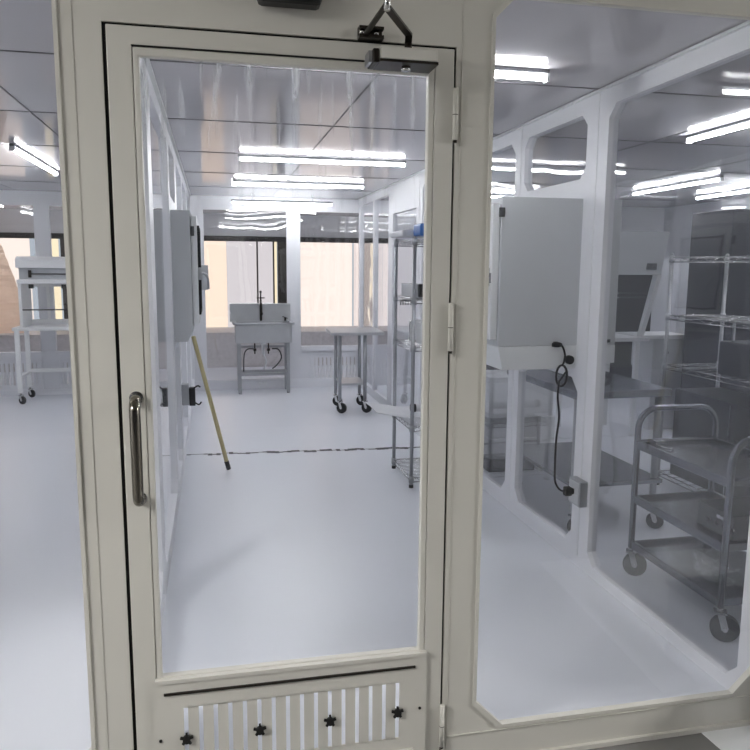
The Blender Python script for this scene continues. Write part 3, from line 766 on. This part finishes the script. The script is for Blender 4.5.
# dark panels behind the right bay
pn = MB(); pn.box(3.2,6.15,7.24,7.32,.0,1.62)
sw = thing('dark_screen', 'dark grey screen across the far end of the right bay', 'screen', (4.6,7.28,0))
obj('screen_panel', pn, M['dwall'], sw)
obj('side_screen', MB().box(6.12,6.19,2.8,7.2,0,1.62), M['dwall'], sw)
lk = thing('tall_locker', 'tall grey locker behind the bench, right of the flow hood', 'locker', (5.1,5.5,0))
obj('locker_body', MB().box(5.0,5.34,5.2,5.7,0,1.66), M['wall'], lk, .004)
dl = thing('tall_dark_locker', 'tall dark locker at the right edge behind the wire shelving', 'locker', (4.6,3.4,0))
obj('locker_body', MB().box(4.25,5.0,3.45,4.0,0,2.05), M['dwall'], dl, .004)
obj('locker_handle', MB().box(4.32,4.34,3.43,3.4495,.95,1.15), M['steel'], dl)

# ------------------------------------------------------------------ clean bench in the left bay
cbn = thing('clean_bench', 'white clean bench with hood on a wheeled white table in the left bay', 'bench', (-1.7,7.0,0))
x0,x1 = -2.15,-1.15
obj('tabletop', MB().box(x0-.03,x1,6.72,7.25,.825,.86), M['bright'], cbn, .004)
for x in (x0,x1-.04):
    for y in (6.76,7.20):
        obj('leg', MB().sqbar((x+.01,y,.13),(x+.01,y,.825),.045,.045), M['bright'], cbn); caster(cbn, x+.01, y, .045, wheel='black')
obj('lower_rail', MB().sqbar((x0+.01,7.20,.32),(x1-.03,7.20,.32),.035,.04).sqbar((x0+.01,6.76,.30),(x0+.01,7.20,.30),.03,.03), M['bright'], cbn)
obj('head', MB().plate([(6.80,1.64),(6.74,1.60),(6.74,1.515),(7.24,1.515),(7.24,1.64)], [], 'x', x0+.04, x1), M['bright'], cbn, .006)
obj('light_slot', MB().box(x0+.06,x1,6.80,7.22,1.39,1.5145), M['grey'], cbn)
obj('slot_bracket', MB().box(-1.99,-1.96,6.78,6.7999,1.41,1.49).box(-1.98,x1,6.785,6.7999,1.445,1.455), M['dark'], cbn)
obj('lower_lip', MB().box(x0+.045,x1,6.745,6.80,1.345,1.3895), M['bright'], cbn, .003)
obj('side_panel', MB().box(x0+.045,x0+.075,6.78,7.24,.8605,1.3445), M['bright'], cbn)
obj('back_frame', MB().box(x0+.0755,x1,7.20,7.22,.8605,.92).box(x0+.0755,x1,7.20,7.22,1.30,1.3445).box(-1.90,-1.87,7.20,7.22,.92,1.30), M['bright'], cbn)
obj('sash_glass', MB().box(x0+.0755,x1,6.80,6.806,1.06,1.344), M['glass'], cbn)
obj('sash_edge', MB().box(x0+.0755,x1,6.797,6.809,1.046,1.0595), M['rubber'], cbn)
for x in (-2.0,-1.66): obj('clip', MB().box(x,x+.05,6.81,6.83,1.29,1.335), M['black'], cbn)

# grey bin foot at the bottom right corner of the view, on the pale floor
gb = thing('grey_bin', 'grey bin edge on the pale floor outside, at the lower right corner', 'bin', (1.9,-.2,0))
obj('bin_body', MB().box(1.745,2.1,-.42,-.035,.003,.30), M['wall'], gb, .01)
obj('bin_lid', MB().box(1.738,2.108,-.428,-.028,.301,.325), M['dwall'], gb, .006)

# ------------------------------------------------------------------ world and view
w = bpy.data.worlds.new('world'); S.world = w; w.use_nodes = True
w.node_tree.nodes['Background'].inputs[0].default_value = (.8,.9,1,1); w.node_tree.nodes['Background'].inputs[1].default_value = .3
S.view_settings.view_transform = 'Standard'; S.view_settings.look = 'None'; S.view_settings.gamma = 1
S.view_settings.use_curve_mapping = False
S.view_settings.exposure = 1.06
S.cycles.transparent_max_bounces = 32
S.cycles.max_bounces = 10
S.cycles.use_denoising = True
